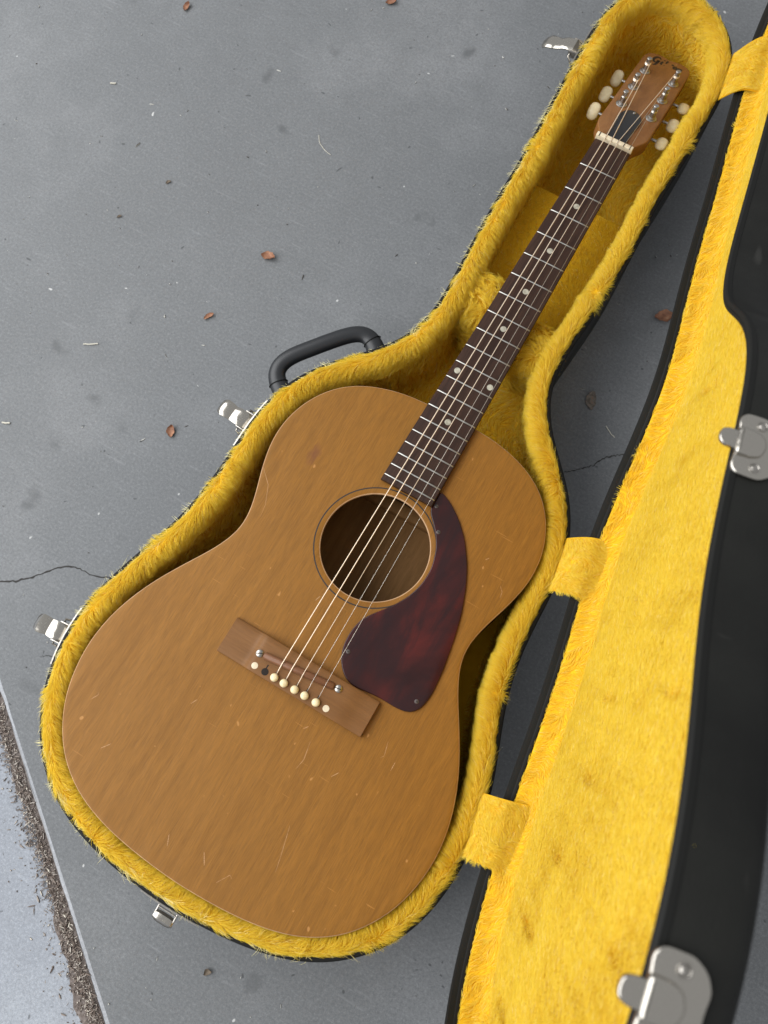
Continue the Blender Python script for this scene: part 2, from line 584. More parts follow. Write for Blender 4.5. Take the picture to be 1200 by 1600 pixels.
def pile(name, parent, P, Nn, F, L, lift, clump=0.55, csize=6.0, rad=0.24, shift=None, K=6, curl=0.12, mat=None):
    n = len(P)
    L = np.asarray(L)[:, None]
    F = F - Nn * np.sum(F * Nn, 1)[:, None]
    F = F / (np.linalg.norm(F, axis=1)[:, None] + 1e-9)
    lift = np.broadcast_to(lift, n)[:, None]
    B = np.cross(Nn, F)
    cur = rng.normal(size=(n, 1)) * curl
    ts = np.linspace(0, 1, K)
    pts = np.zeros((n, K, 3))
    for k, t in enumerate(ts):
        up = lift * (t - 0.45 * t * t) * 1.35
        fl = np.sqrt(np.maximum(1 - lift ** 2, 0.05)) * (0.35 * t + 0.65 * t * t)
        pts[:, k] = P + Nn * L * up + F * L * fl + B * L * (cur * t * t + 0.05 * np.sin(6 * t + cur * 40) * t)
    nc = max(8, int(n / max(csize, 1)))
    ci = rng.choice(n, nc, replace=False)
    kd = kdtree.KDTree(nc)
    for i, j in enumerate(ci):
        kd.insert(P[j], i)
    kd.balance()
    near = np.array([ci[kd.find(q)[1]] for q in P])
    for k, t in enumerate(ts):
        pts[:, k] += (pts[near, k] - pts[:, k]) * clump * t ** 1.3
    pts = W(pts)
    if shift is not None:
        pts = pts - shift
    hc = bpy.data.hair_curves.new(name)
    hc.add_curves([K] * n)
    hc.position_data.foreach_set('vector', pts.astype(np.float32).ravel())
    ra = hc.attributes.get('radius') or hc.attributes.new('radius', 'FLOAT', 'POINT')
    rr = rad * (0.75 + 0.5 * rng.random((n, 1))) * (1 - 0.85 * ts[None, :] ** 2) / 1000.0
    ra.data.foreach_set('value', rr.astype(np.float32).ravel())
    hc.materials.append(mat or M['pile'])
    o = bpy.data.objects.new(name, hc)
    o['kind'] = 'stuff'
    return link(o, parent)


# ------------------------------------------------------------------ the floor
J0 = np.array([-275.8, -801.2])
J1 = np.array([-4.3, -997.0])
jd = (J1 - J0) / np.linalg.norm(J1 - J0)          # along the joint
jn = np.array([jd[1], -jd[0]])                    # towards the outer slab (lower left)
if jn @ np.array([-1, -1]) < 0:
    jn = -jn
EDGE = 7.0
JW = 26.0
SL = np.linspace(-3500, 3500, 701)


def wob(s, a, seed):
    r = np.random.default_rng(seed)
    o = np.zeros_like(s)
    for wl in (900, 230, 70, 26, 11):
        o += np.sin(s * 2 * math.pi / wl + r.random() * 7) * (wl ** 0.45)
    return o * a / 12.0


def strip(name, offs, zs, mat, kind='structure', w=None):
    rings = []
    for k, (o_, z_) in enumerate(zip(offs, zs)):
        ww = wob(SL, w[k], 5 + k // 2) if w else 0
        p = J0 + np.outer(SL, jd) + np.outer(o_ + ww, jn) if w else J0 + np.outer(SL, jd) + jn * o_
        rings.append(np.c_[p, np.full(len(SL), z_)])
    v, f = loft(rings, False)
    o = mk(name, v, f, mat, None, 60)
    if kind:
        o['kind'] = kind
    return o


floor = strip('concrete_floor', [-4000, -1500, -600, -300, -100, -40, -10, -3.6], [-116] * 8, M['concrete'])
edge = strip('floor_slab_edge', [-3.6, -2.8, -1.2, 0.2, 1.5, 2.0], [-116, -115.9, -116.1, -117.2, -120, -134], M['slabedge'], None, w=[0.0, .7, .7, .7, .7, .7])
edge.parent = floor
soil = strip('joint_soil', [0.5, 5, 9, 13, 16, 21], [-118.6, -117.5, -117.6, -118.1, -118.7, -119.6], M['soil'], 'structure', w=[0.3, 1.0, 2.2, 2.6, 3.6, 3.6])
outer = strip('outer_concrete_slab', [2.0, 12, 60, 200, 1200, 3500], [-119.0] * 6, M['concrete2'])

# cracks in the slab: narrow jagged dark ribbons in place of grooves
def crack(pts, w, seed):
    r = np.random.default_rng(seed)
    Q = resample(np.array(pts, float), 70, False)
    t = np.gradient(Q, axis=0)
    t /= np.linalg.norm(t, axis=1)[:, None]
    n = np.c_[-t[:, 1], t[:, 0]]
    Q = Q + n * (r.normal(size=(70, 1)) * 0.55)
    ww = w * (0.35 + 0.9 * r.random(70)) * np.sin(np.linspace(0.12, math.pi - 0.1, 70)) ** 0.5
    a = np.c_[Q + n * ww[:, None], np.full(70, -115.7)]
    b = np.c_[Q - n * ww[:, None], np.full(70, -115.7)]
    v, f = loft([a, b], False)
    return mk('crack', v, f, M['crack'], floor, 60)


crack([(-420, -735), (-380, -722), (-345.6, -708.3), (-333.1, -701.9), (-322.8, -692.8), (-311.5, -679.1), (-300.2, -665.3), (-287.8, -656.6),
       (-278.3, -654.3), (-266.1, -653.7), (-257.3, -651.9), (-235, -640)], 1.0, 1)
crack([(118, -305), (122.9, -300.3), (133.9, -289.8), (144.3, -279.6), (152.2, -264.1), (163.0, -254.6), (185, -240)], 0.75, 2)
crack([(-262, -752), (-253, -746), (-246, -745), (-238, -738)], 0.35, 3)


def chips(name, pts, smin, smax, mat, z, flat=0.35, longf=0.35, label=None, cat=None):
    mb = MB()
    for (x, y, zz) in pts:
        s = random.uniform(smin, smax) * random.choice((0.5, 0.7, 1, 1))
        a = random.uniform(0, 6.28)
        lx = s * (random.uniform(2.0, 4.5) if random.random() < longf else random.uniform(.8, 1.4))
        ly = s * random.uniform(.4, .9)
        h = s * flat * random.uniform(.5, 1.3)
        n = random.choice((4, 5, 6))
        ca, sa = math.cos(a), math.sin(a)
        tilt = random.uniform(-.3, .3)
        r0, r1 = [], []
        for k in range(n):
            b = 2 * math.pi * k / n
            rr = random.uniform(.7, 1.15)
            px, py = lx * .5 * rr * math.cos(b), ly * .5 * rr * math.sin(b)
            r0.append((x + px * ca - py * sa, y + px * sa + py * ca, z + zz + tilt * px * .2))
            r1.append((x + (px * ca - py * sa) * .75, y + (px * sa + py * ca) * .75, z + zz + h + tilt * px * .3))
        mb.add(*loft([r0, r1], True, False, True))
    o = mb.build(name, mat, None, 20)
    tag(o, label, cat, None, 'stuff')
    return o


pts = []
for k in range(9000):
    s = random.uniform(-260, 520)
    o_ = random.gauss(9, 5) if random.random() < .9 else random.gauss(20, 12)
    if o_ < 2:
        continue
    p = J0 + jd * s + jn * o_
    zz = 2.4 * math.exp(-((o_ - 10) / 9) ** 2)
    pts.append((p[0], p[1], zz))
chips('joint_litter', pts, 0.8, 2.5, M['litter'], -119.0, 0.4, 0.4, 'brown bark and straw litter filling the slab joint', 'litter')
pts = [(random.uniform(-850, 520), random.uniform(-1000, 420), 0) for k in range(900)]
pts = [q for q in pts if (np.array(q[:2]) - J0) @ jn < -6]
chips('floor_grit', pts, 0.8, 2.4, M['grit'], -116.0, 0.45, 0.25, 'tiny grit and crumbs scattered over the grey concrete', 'grit')
pts = []
for k in range(190):
    s, o_ = random.uniform(-260, 520), random.uniform(JW + 4, 330)
    p = J0 + jd * s + jn * o_
    pts.append((p[0], p[1], 0))
chips('outer_slab_grit', pts, 0.8, 3.2, M['litter'], -119.0, 0.4, 0.35, 'dark crumbs scattered over the pale outer slab', 'grit')


def leaf(x, y, ln, wd, ang, mat, label, seed, curl=3.0):
    r = random.Random(seed)
    rows, cols = 9, 5
    v = []
    for i in range(rows):
        u = i / (rows - 1)
        hw = wd * .5 * math.sin(math.pi * min(max(u, .03), .97)) ** .7 * r.uniform(.8, 1.12)
        for j in range(cols):
            s = j / (cols - 1) * 2 - 1
            px, py = (u - .5) * ln, s * hw + 1.5 * math.sin(u * 3)
            pz = .6 + curl * (abs(s) ** 1.5) * (.4 + .6 * u) + curl * .7 * (u - .45) ** 2 * 3 + r.uniform(0, .5)
            v.append((px, py, pz))
    ca, sa = math.cos(ang), math.sin(ang)
    top = [(x + a * ca - b * sa, y + a * sa + b * ca, -115.9 + c) for a, b, c in v]
    bot = [(a, b, c - .35) for a, b, c in top]
    f = []
    n = rows * cols
    for i in range(rows - 1):
        for j in range(cols - 1):
            q = (i * cols + j, i * cols + j + 1, (i + 1) * cols + j + 1, (i + 1) * cols + j)
            f.append(q)
            f.append(tuple(n + k for k in reversed(q)))
    o = mk('dry_leaf', top + bot, f, mat, None, 60)
    tag(o, label, 'leaf', 'dry leaves on the concrete')
    return o


leaf(-301.5, -237.1, 17, 11, 0.2, M['leaf'], 'crumpled reddish brown dry leaf alone between top of photo and case handle', 1, 4)
leaf(-587.1, 19.7, 13, 8, 1.6, M['leaf'], 'small orange brown leaf scrap at the top edge, left of centre', 2, 3)
leaf(-359.2, 153.0, 14, 9, 0.6, M['leaf'], 'brown leaf scrap cut by the top edge near the head of the case', 3, 3)
leaf(-278.9, -475.3, 14, 9, 2.0, M['leaf'], 'small brown leaf with pale edge left of the waist latch', 4, 3)
leaf(135.8, -80.2, 22, 15, 0.5, M['leaf'], 'brown folded leaf beside the rim of the open lid', 5, 4)
leaf(110.2, -211.1, 22, 12, 1.9, M['stainleaf'], 'dark brown flattened leaf between case shoulder and lid', 6, .5)
leaf(55.2, -911.7, 8, 6, 0.9, M['oldleaf'], 'tiny dark round leaf on the floor below the case bottom', 7, 2)
leaf(-320.0, -336.5, 13, 6, 1.0, M['leaf'], 'small brown twig-like leaf scrap above the handle', 8, 2)
leaf(-487.2, -278.8, 6, 3, 0.8, M['oldleaf'], 'thin dark leaf scrap on the open floor at left', 9, 1)
leaf(-462.0, -210.0, 7, 3.5, 0.9, M['oldleaf'], 'dark elongated leaf scrap on the open floor below the top left', 10, 1)


def straw(x, y, ln, ang, r_, bend, label, seed):
    rr = random.Random(seed)
    P = []
    for i in range(9):
        u = i / 8 - .5
        a = u * ln
        b = bend * (u * u * 4 - .5) + rr.uniform(-.3, .3)
        P.append((x + a * math.cos(ang) - b * math.sin(ang), y + a * math.sin(ang) + b * math.cos(ang), -116 + r_ + .2))
    o = MB().add(*tube(P, r_, 6)).build('straw_bit', M['straw'])
    tag(o, label, 'straw', 'straw bits on the concrete')


straw(-420.9, -432.7, 17, 0.55, 0.8, 0.6, 'short pale straw lying left of the handle', 1)
straw(-324.8, -73.0, 32, -0.55, 0.35, 4.0, 'long thin curved pale fibre in the upper middle of the floor', 2)
straw(143.8, -234.6, 16, -0.5, 0.5, 0.8, 'pale straw on the dark floor between case and lid', 3)
straw(-448.3, -559.5, 9, 0.4, 1.0, 0.3, 'stubby pale chip of straw near the left edge', 4)
straw(-604.8, -123.9, 7, 0.5, 0.9, 0.2, 'stubby white chip of straw in the upper left floor', 5)

# ------------------------------------------------------------------ the guitar
guitar = empty('acoustic_guitar', (0, -590, -GZ))
tag(guitar, 'honey brown acoustic guitar with dark red pickguard lying in the yellow lined case', 'guitar')
HALF = np.array([[0.001, -346.6], [18, -346.8], [32.2, -347.6], [46.1, -348.3], [64.4, -351.8], [82.1, -357.2], [98.8, -365.4], [113.7, -377.0], [125.6, -392.5], [134.4, -410.7],
 [139.5, -431.5], [139.5, -455.1], [133.3, -481.2], [124.9, -505.2], [120.0, -522.8], [118.4, -536.0], [119.4, -546.5], [122.7, -555.4], [126.1, -564.1], [130.7, -572.5],
 [135.4, -581.2], [141.5, -590.1], [146.9, -599.7], [153.1, -610.0], [159.2, -621.1], [165.0, -633.2], [170.4, -646.2], [175.0, -660.2], [178.5, -675.0], [180.6, -690.4],
 [180.9, -706.2], [179.3, -722.0], [176.0, -737.8], [170.8, -753.3], [163.3, -767.7], [154.1, -781.1], [143.1, -793.1], [130.2, -803.0], [116.1, -811.1], [101.0, -817.1],
 [85.4, -821.4], [69.7, -824.5], [54.0, -826.6], [38.5, -828.1], [23.0, -829.0], [7.7, -829.7]])
full = np.vstack([HALF, HALF[::-1] * [-1, 1]])
full = smooth(resample(full, 600), 4.0)
HC = np.array([0.3, -495.4])
HR = 51.0
NS = 288
ang = np.unwrap(np.arctan2(full[:, 1] - HC[1], full[:, 0] - HC[0]))
rad = np.hypot(full[:, 0] - HC[0], full[:, 1] - HC[1])
if ang[-1] < ang[0]:
    ang, rad = ang[::-1], rad[::-1]
sp = np.linspace(ang[0], ang[0] + 2 * math.pi, NS, endpoint=False)
aa = np.r_[ang - 2 * math.pi, ang, ang + 2 * math.pi]
ro = np.interp(sp, aa, np.r_[rad, rad, rad])
OUT = HC + np.c_[np.cos(sp), np.sin(sp)] * ro[:, None]
ON = inward(OUT)
CIR = np.c_[np.cos(sp), np.sin(sp)]
# soundboard: hole wall, face, rounded outer edge
rings = [np.c_[HC + CIR * (HR + .3), np.full(NS, -3.0)], np.c_[HC + CIR * HR, np.full(NS, -2.4)], np.c_[HC + CIR * HR, np.full(NS, -0.7)],
         np.c_[HC + CIR * (HR + .25), np.full(NS, -0.2)], np.c_[HC + CIR * (HR + .9), np.full(NS, 0.0)]]
inn = HC + CIR * (HR + 8)
outp = OUT + ON * 5
rings.append(np.c_[inn, np.full(NS, 0.0)])
for u in (0.25, 0.5, 0.75, 1.0):
    rings.append(np.c_[inn * (1 - u) + outp * u, np.full(NS, 0.0)])
rings.append(ring3(OUT, ON, 1.6, 0.0))
rings.append(ring3(OUT, ON, 0.9, -0.15))
rings.append(ring3(OUT, ON, 0.3, -0.6))
rings.append(ring3(OUT, ON, 0.0, -1.4))
rings.append(ring3(OUT, ON, 0.0, -3.0))
v, f = loft(rings)
mi = []
for k in range(len(rings) - 1):
    mi += [1 if (k < 4 or k >= len(rings) - 4) else 0] * NS
top_obj = mk('soundboard', v, f, M['top'], guitar, 50, mats=[M['top'], M['edge']], midx=mi)
zb = lambda y: -80.0 - 15.0 * (np.clip((-350 - y) / 480, 0, 1))
sr = [ring3(OUT, ON, 0.4, -3.0), ring3(OUT, ON, 0.4, -30.0), ring3(OUT, ON, 0.4, -60.0), np.c_[OUT + ON * .4, zb(OUT[:, 1])]]
ir = [np.c_[OUT + ON * 2.6, zb(OUT[:, 1])], ring3(OUT, ON, 2.6, -3.0)]
mk('sides', *loft(sr + ir), M['sides'], guitar, 40)
br = []
for u in (0.02, 0.3, 0.6, 0.85, 1.0):
    q = HC * (1 - u) + (OUT + ON * .4) * u
    br.append(np.c_[q, zb(q[:, 1]) - 0.2 + 0.0 * u])
br2 = [r + [0, 0, -3] for r in br[::-1]]
mk('back', *loft(br + br2, True, True, True), M['inside'], guitar, 60)
for y_, x_ in ((-436, 128), (-575, 112)):
    mk('back_brace', *rbox((0, y_, zb(y_) + 6), (2 * x_, 14, 13), 3), M['inside'], guitar, 40)
mk('soundboard_brace', *rbox((0, -424, -10), (256, 12, 15), 2), M['inside'], guitar, 40)
# pale nicks and scratches in the finish
SCRATCH = [[(39, -636 - 38), (42, -690), (40, -700)], [(60, -742), (66, -766), (69, -780)], [(-118, -772), (-112, -764)], [(-26, -800), (-22, -809)], [(8, -797), (14, -806)],
           [(30, -812), (37, -801), (40, -803)], [(98, -640), (101, -652), (99, -655)], [(112, -652), (112, -660)], [(-133, -480), (-118, -494), (-110, -512), (-108, -524)],
           [(-150, -742), (-146, -735), (-148, -733)], [(28, -668), (31, -664)], [(-70, -700), (-67, -694)], [(95, -455), (97, -452)], [(118, -470), (122, -474), (123, -480)],
           [(-20, -560), (-22, -566)], [(70, -560 - 130), (74, -684)]]
for k, pl in enumerate(SCRATCH):
    Q = resample(np.array(pl, float), 14, False)
    t = np.gradient(Q, axis=0)
    t /= np.linalg.norm(t, axis=1)[:, None] + 1e-9
    nn = np.c_[-t[:, 1], t[:, 0]]
    ww = (0.10 + 0.20 * np.random.default_rng(k).random(14)) * np.sin(np.linspace(.1, math.pi - .1, 14)) ** .5
    if len(pl) == 2:
        ww = ww * 1.6
    v, f = loft([np.c_[Q + nn * ww[:, None], np.full(14, .06)], np.c_[Q - nn * ww[:, None], np.full(14, .06)]], False)
    mk('scratch', v, f, M['scratch'], top_obj, 60)
# inlaid ring round the hole
v, f = loft([np.c_[HC + CIR * r_, np.full(NS, z_)] for r_, z_ in ((56.6, -0.2), (56.6, 0.12), (57.7, 0.12), (57.7, -0.2))])
mk('rosette_ring', v, f, M['ring'], guitar, 40)
# pickguard
PG = np.array([[26.0, -417.5], [39.3, -422.9], [54.5, -433.4], [69.3, -448.2], [82.9, -468.1], [91.7, -486.3], [100.2, -510.5], [105.4, -534.0], [109.9, -562.1],
 [111.7, -584.2], [110.4, -597.7], [106.8, -606.2], [98.5, -611.0], [86.0, -611.9], [72.6, -611.3], [58.6, -613.1], [46.5, -615.0], [35.8, -611.5], [26.2, -601.4],
 [21.2, -589.3], [20.3, -574.6], [22.8, -560.4], [30.0, -549.6], [40.6, -536.7], [49.7, -521.4], [54.9, -505.3], [55.6, -487.5], [50.5, -469.3], [41.5, -455.0],
 [31.5, -444.5], [27.0, -440.9], [26.0, -434.5]])
pgq = smooth(resample(PG, 260), 2.4)
guard = mk('pickguard', *plate(pgq, 0.05, 1.9, 0.9), M['guard'], guitar, 50)
for x, y in ((30.8, -433.5), (28.0, -590.6), (102.7, -597.8), (44.5, -454.4)):
    mk('screw', *lathe([(2.0, 0), (2.0, .25), (1.4, .6), (0.5, .62)], 14, Matrix.Translation((x, y, 1.85))), M['screwdull'], guard)
    mk('screw_slot', *rbox((x, y, 2.5), (2.2, .5, .12), .03, None, 1), M['dark'], guard)

# neck and fingerboard
zf = lambda d: 2.3 + 0.0107 * d
fd = lambda n: 629.0 * (1 - 2 ** (-n / 12))
fw = lambda d: (40.2 + 10.4 * d / fd(12)) / 2
DE = 437.0
rows = []
for d in np.linspace(0, DE, 24):
    w = fw(d)
    z = zf(d)
    zl = z - 5.5
    rows.append([(-w, -d, zl), (-w, -d, z - .9), (-w + .5, -d, z - .3), (-w * .5, -d, z + .1), (0, -d, z + .2), (w * .5, -d, z + .1), (w - .5, -d, z - .3), (w, -d, z - .9), (w, -d, zl)])
fb = mk('fingerboard', *loft(rows, True, True, True), M['rose'], guitar, 35)
for n in range(1, 21):
    d = fd(n)
    w = fw(d) - .8
    z = zf(d)
    path = [(-w, -d, z - .75), (-w + .7, -d, z - .1), (-w * .5, -d, z + .25), (0, -d, z + .35), (w * .5, -d, z + .25), (w - .7, -d, z - .1), (w, -d, z - .75)]
    mk('fret', *tube(path, (0.75, 0.7), 8), M['fret'], fb, 50)
for n, xs in ((3, (0,)), (5, (0,)), (7, (0,)), (9, (0,)), (12, (-18, 18)), (15, (0,))):
    d = (fd(n - 1) + fd(n)) / 2
    for x in xs:
        mk('inlay_dot', *lathe([(3.1, -1), (3.1, .12), (2.8, .16)], 20, Matrix.Translation((x, -d, zf(d) + .14 - abs(x) * .004))), M['pearl'], fb)
rows = []
for d, dep in [(-6, 14), (0, 15.0), (60, 15.5), (200, 17), (300, 19), (330, 24), (344, 50), (352, 76)]:
    w = fw(max(d, 0)) - .1
    z = zf(d) - 5.5
    rows.append([(w * math.cos(a), -d, z - dep * math.sin(a)) for a in np.linspace(0, math.pi, 15)])
mk('neck', *loft(rows, True, True, True), M['neck'], guitar, 40)
# nut
nut = MB().add(*rbox((0, 2.6, 3.9), (41.4, 5.0, 7.6), .7))
nutp = nut.build('nut', M['bone'], guitar)
for k in range(6):
    x = -17.4 + 7.0 * k
    mk('string_slot', *rbox((x, 2.6, 7.5), (1.0, 5.3, .9), .1, None, 1), M['dark'], nutp)

# headstock on its own tilted plane
TL = math.radians(15)
HM = Matrix.Translation((0, 4.5, 2.6)) @ Matrix.Rotation(-TL, 4, 'X')


def hplace(v):
    return [tuple(HM @ Vector(p)) for p in v]


hh = [(20.2, -0.5), (21.0, 7), (24.5, 14), (28.2, 20), (29.3, 27), (29.0, 60), (28.8, 120), (28.6, 160), (27.6, 167), (24.5, 172), (18, 174.5), (11, 175.5), (5, 174.2), (0, 172.6)]
hq = np.array(hh + [(-x, y) for x, y in hh[::-1][1:]])
hq = smooth(resample(hq, 260), 1.6)
v, f = plate(hq, -14.5, 0, 1.2)
head = mk('headstock', hplace(v), f, M['head'], guitar, 45)
cov = [(12.2, 3), (11.2, 14), (10.8, 24), (12.2, 34), (13.0, 42), (12.0, 49), (8.5, 55), (4, 58.6), (0, 59.6)]
cq = np.array(cov + [(-x, y) for x, y in cov[::-1][1:]]) + [-0.6, 0]
v, f = plate(smooth(resample(cq, 120), 1.5), 0.05, 1.9, 0.7)
cover = mk('truss_rod_cover', hplace(v), f, M['blackplastic'], head, 45)
mk('screw', hplace(lathe([(1.9, 0), (1.9, .5), (1.2, 1.1), (.3, 1.2)], 14, Matrix.Translation((0.5, 55, 1.9)))[0]), lathe([(1.9, 0), (1.9, .5), (1.2, 1.1), (.3, 1.2)], 14)[1], M['nickel'], cover)
POSTS = [(-17.0, 135), (-17.6, 99.5), (-17.6, 63.5), (18.2, 134), (18.0, 98), (18.6, 61.5)]
for i, (x, y) in enumerate(POSTS):
    prof = [(6.2, 0), (6.2, .5), (5.6, 1.0), (4.3, 1.3), (4.0, 2.6), (3.3, 3.0), (3.1, 9.0), (2.3, 10.0), (2.2, 11.6), (3.1, 12.6), (3.1, 15.0), (2.6, 15.5), (.6, 15.6)]
    v, f = lathe(prof, 20, Matrix.Translation((x, y, 0)))
    mk('tuner_post', hplace(v), f, M['oldnickel'], head, 30)
    s = -1 if x < 0 else 1
    # shaft and button below the headstock
    yb = (y - 2.5) if s < 0 else (y - 8)
    zsh = -19.0 if s < 0 else -16.0
    v, f = tube([(s * 20, yb, zsh), (s * 38, yb, zsh)], 1.7, 10)
    sh = mk('tuner_shaft', hplace(v), f, M['nickel'], head, 40)
    v, f = rbox((s * 17, yb, -17.5), (20, 13, 6), 1.2)
    mk('tuner_gear_housing', hplace(v), f, M['nickel'], head, 40)
    # oval plastic button
    rb = []
    tilt = (0.8, 0.6, 0.85, 0.0, 0.25, 0.1)[i]
    for q in np.linspace(0, math.pi, 11):
        ca, sa = math.cos(q), math.sin(q)
        sa = max(sa, 0.02) ** 0.55
        rb.append([(6.4 * -ca, 9.4 * sa * math.cos(b), 3.6 * sa * math.sin(b)) for b in np.linspace(0, 2 * math.pi, 22, endpoint=False)])
    v, f = loft(rb, True, True, True)
    BM = Matrix.Translation((-43.0 if s < 0 else 41.0, yb, zsh)) @ Matrix.Rotation(tilt, 4, 'X')
    v = [tuple(BM @ Vector(p)) for p in v]
    mk('tuner_button', hplace(v), f, M['ivory'], head, 60)

# worn lettering at the top of the headstock (strokes of varying width)
def strokes(name, polys, mat, parent):
    mb = MB()
    for pl in polys:
        Q = np.array([(a, b) for a, b, c in pl], float)
        wv = np.array([c for a, b, c in pl], float)
        n = 22
        QQ = resample(np.c_[Q, wv], n, False)
        QQ = smooth(QQ, 1.4, False)
        q, w_ = QQ[:, :2], QQ[:, 2]
        t = np.gradient(q, axis=0)
        t /= np.linalg.norm(t, axis=1)[:, None] + 1e-9
        nn = np.c_[-t[:, 1], t[:, 0]]
        a = np.c_[q + nn * w_[:, None] * .85, np.full(n, .14)]
        b = np.c_[q - nn * w_[:, None] * .85, np.full(n, .14)]
        mb.add(*loft([a, b], False))
    return mk(name, hplace(mb.v), mb.f, mat, parent, 60)


LG = [  # G
    [(-8.8, 166.5, .6), (-9.6, 169.2, 1.2), (-12.2, 170.4, 1.4), (-15.2, 168.2, 1.7), (-16.8, 163.6, 2.0), (-16.2, 159.6, 1.8), (-13.8, 158.0, 1.3), (-11.0, 159.4, 1.2), (-10.2, 162.2, 1.6)],
    [(-12.6, 163.0, .9), (-10.2, 163.0, 1.6), (-8.2, 163.6, .8)],
    [(-10.2, 162.6, 1.7), (-10.6, 158.0, 1.6), (-12.0, 153.8, 1.4), (-14.6, 152.6, .9)],
    # i
    [(-5.6, 165.0, 1.2), (-6.2, 162.0, 1.8), (-6.6, 159.2, 1.4), (-5.0, 158.6, .7)],
    [(-4.9, 168.8, 1.2), (-4.6, 168.0, 1.5), (-4.4, 167.2, 1.1)],
    # what is left of the b
    [(-0.4, 169.6, 1.2), (-1.2, 166.6, 1.4), (-1.7, 163.6, .9)], [(-2.6, 159.4, 1.2), (-2.0, 159.0, 1.3)],
    # trace of the s
    [(4.6, 166.0, .7), (6.4, 166.4, 1.3), (7.2, 165.0, .9)],
    # o
    [(9.6, 165.2, 1.0), (8.2, 163.0, 1.7), (8.8, 160.6, 1.5), (10.6, 160.4, 1.0), (11.9, 162.6, 1.6), (11.2, 165.0, 1.2), (9.6, 165.2, 1.0)],
    # n
    [(14.4, 165.4, 1.1), (13.6, 162.4, 1.7), (13.0, 159.8, 1.3)],
    [(13.8, 163.2, .8), (15.8, 165.2, 1.2), (17.3, 164.6, 1.8), (16.8, 161.0, 1.8), (16.2, 157.2, 1.5), (15.0, 154.6, .9)]]
strokes('lettering', LG, M['decal'], head)

# bridge
def bz(x):
    if x < 0:
        return 4.2 + 4.6 * (1 / (1 + math.exp(-(x + 44.0) / 1.5)))
    return 8.8 - 2.6 * (1 / (1 + math.exp(-(x - 56.0) / 4.0)))


xs = np.r_[np.linspace(-74.6, -52, 6), np.linspace(-50, -38, 14), np.linspace(-34, 44, 10), np.linspace(47, 75, 12)]
rows = []
for x in xs:
    z = bz(x)
    y0, y1 = -648.9, -614.3
    rows.append([(x, y0, 0.05), (x, y0, z - .9), (x, y0 + .35, z - .25), (x, y0 + 1.0, z), (x, -637, z), (x, -626, z), (x, y1 - 5.5, z), (x, y1 - 1.4, z - .5), (x, y1 - .4, z - 1.2), (x, y1, z - 2.2), (x, y1, 0.05)])
bridge = mk('bridge', *loft(rows, True, True, True), M['bridge'], guitar, 30)
ZB = 8.8
SA, SB = Vector((-38.7, -631.7, ZB)), Vector((37.9, -622.9, ZB))
sd = (SB - SA).normalized()
v, f = tube([SA + sd * 5.0 + Vector((0, 0, .3)), SA + sd * 5.6 + Vector((0, 0, .6)), SB - sd * 5.6 + Vector((0, 0, .6)), SB - sd * 5 + Vector((0, 0, .3))], [(2.6, 2.2), (3.3, 3.1), (3.3, 3.1), (2.6, 2.2)], 16)
saddle = mk('saddle', v, f, M['saddle'], bridge, 50)
for P_ in (SA, SB):
    an = 0.5 if P_ is SA else 0.2
    T = Matrix.Translation(P_) @ Matrix.Rotation(an, 4, 'Z')
    sc_ = mk('saddle_screw', *lathe([(3.4, -.5), (3.4, .7), (2.7, 1.35), (.6, 1.5)], 24, T), M['nickel'], bridge, 40)
    mk('screw_slot', *rbox((0, 0, 1.42), (5.6, .8, .22), .04, T, 1), M['dark'], bridge)
PX = [-26.1, -16.0, -6.1, 5.0, 15.3, 26.9]
PY = -643.0
for x in (-36.9, 37.1):
    mk('inlay_dot', *lathe([(3.0, -1), (3.0, .12), (2.7, .16)], 22, Matrix.Translation((x, PY, ZB))), M['bone'], bridge)
mk('empty_pin_hole', *lathe([(3.3, 0.0), (3.3, .1), (3.1, .13)], 18, Matrix.Translation((PX[0], PY, ZB + .02))), M['dark'], bridge)
for i, x in enumerate(PX):
    if i:
        mk('bridge_pin', *lathe([(2.5, -1), (2.6, .6), (3.6, 1.0), (3.75, 2.0), (3.3, 3.2), (2.2, 4.0), (.5, 4.3)], 22, Matrix.Translation((x, PY, ZB))), M['ivory'], bridge, 60)
    mk('string_slot', *rbox((x - .6, PY + 4.6, ZB + .03), (1.1, 4.2, .16), .03, None, 1), M['dark'], bridge)

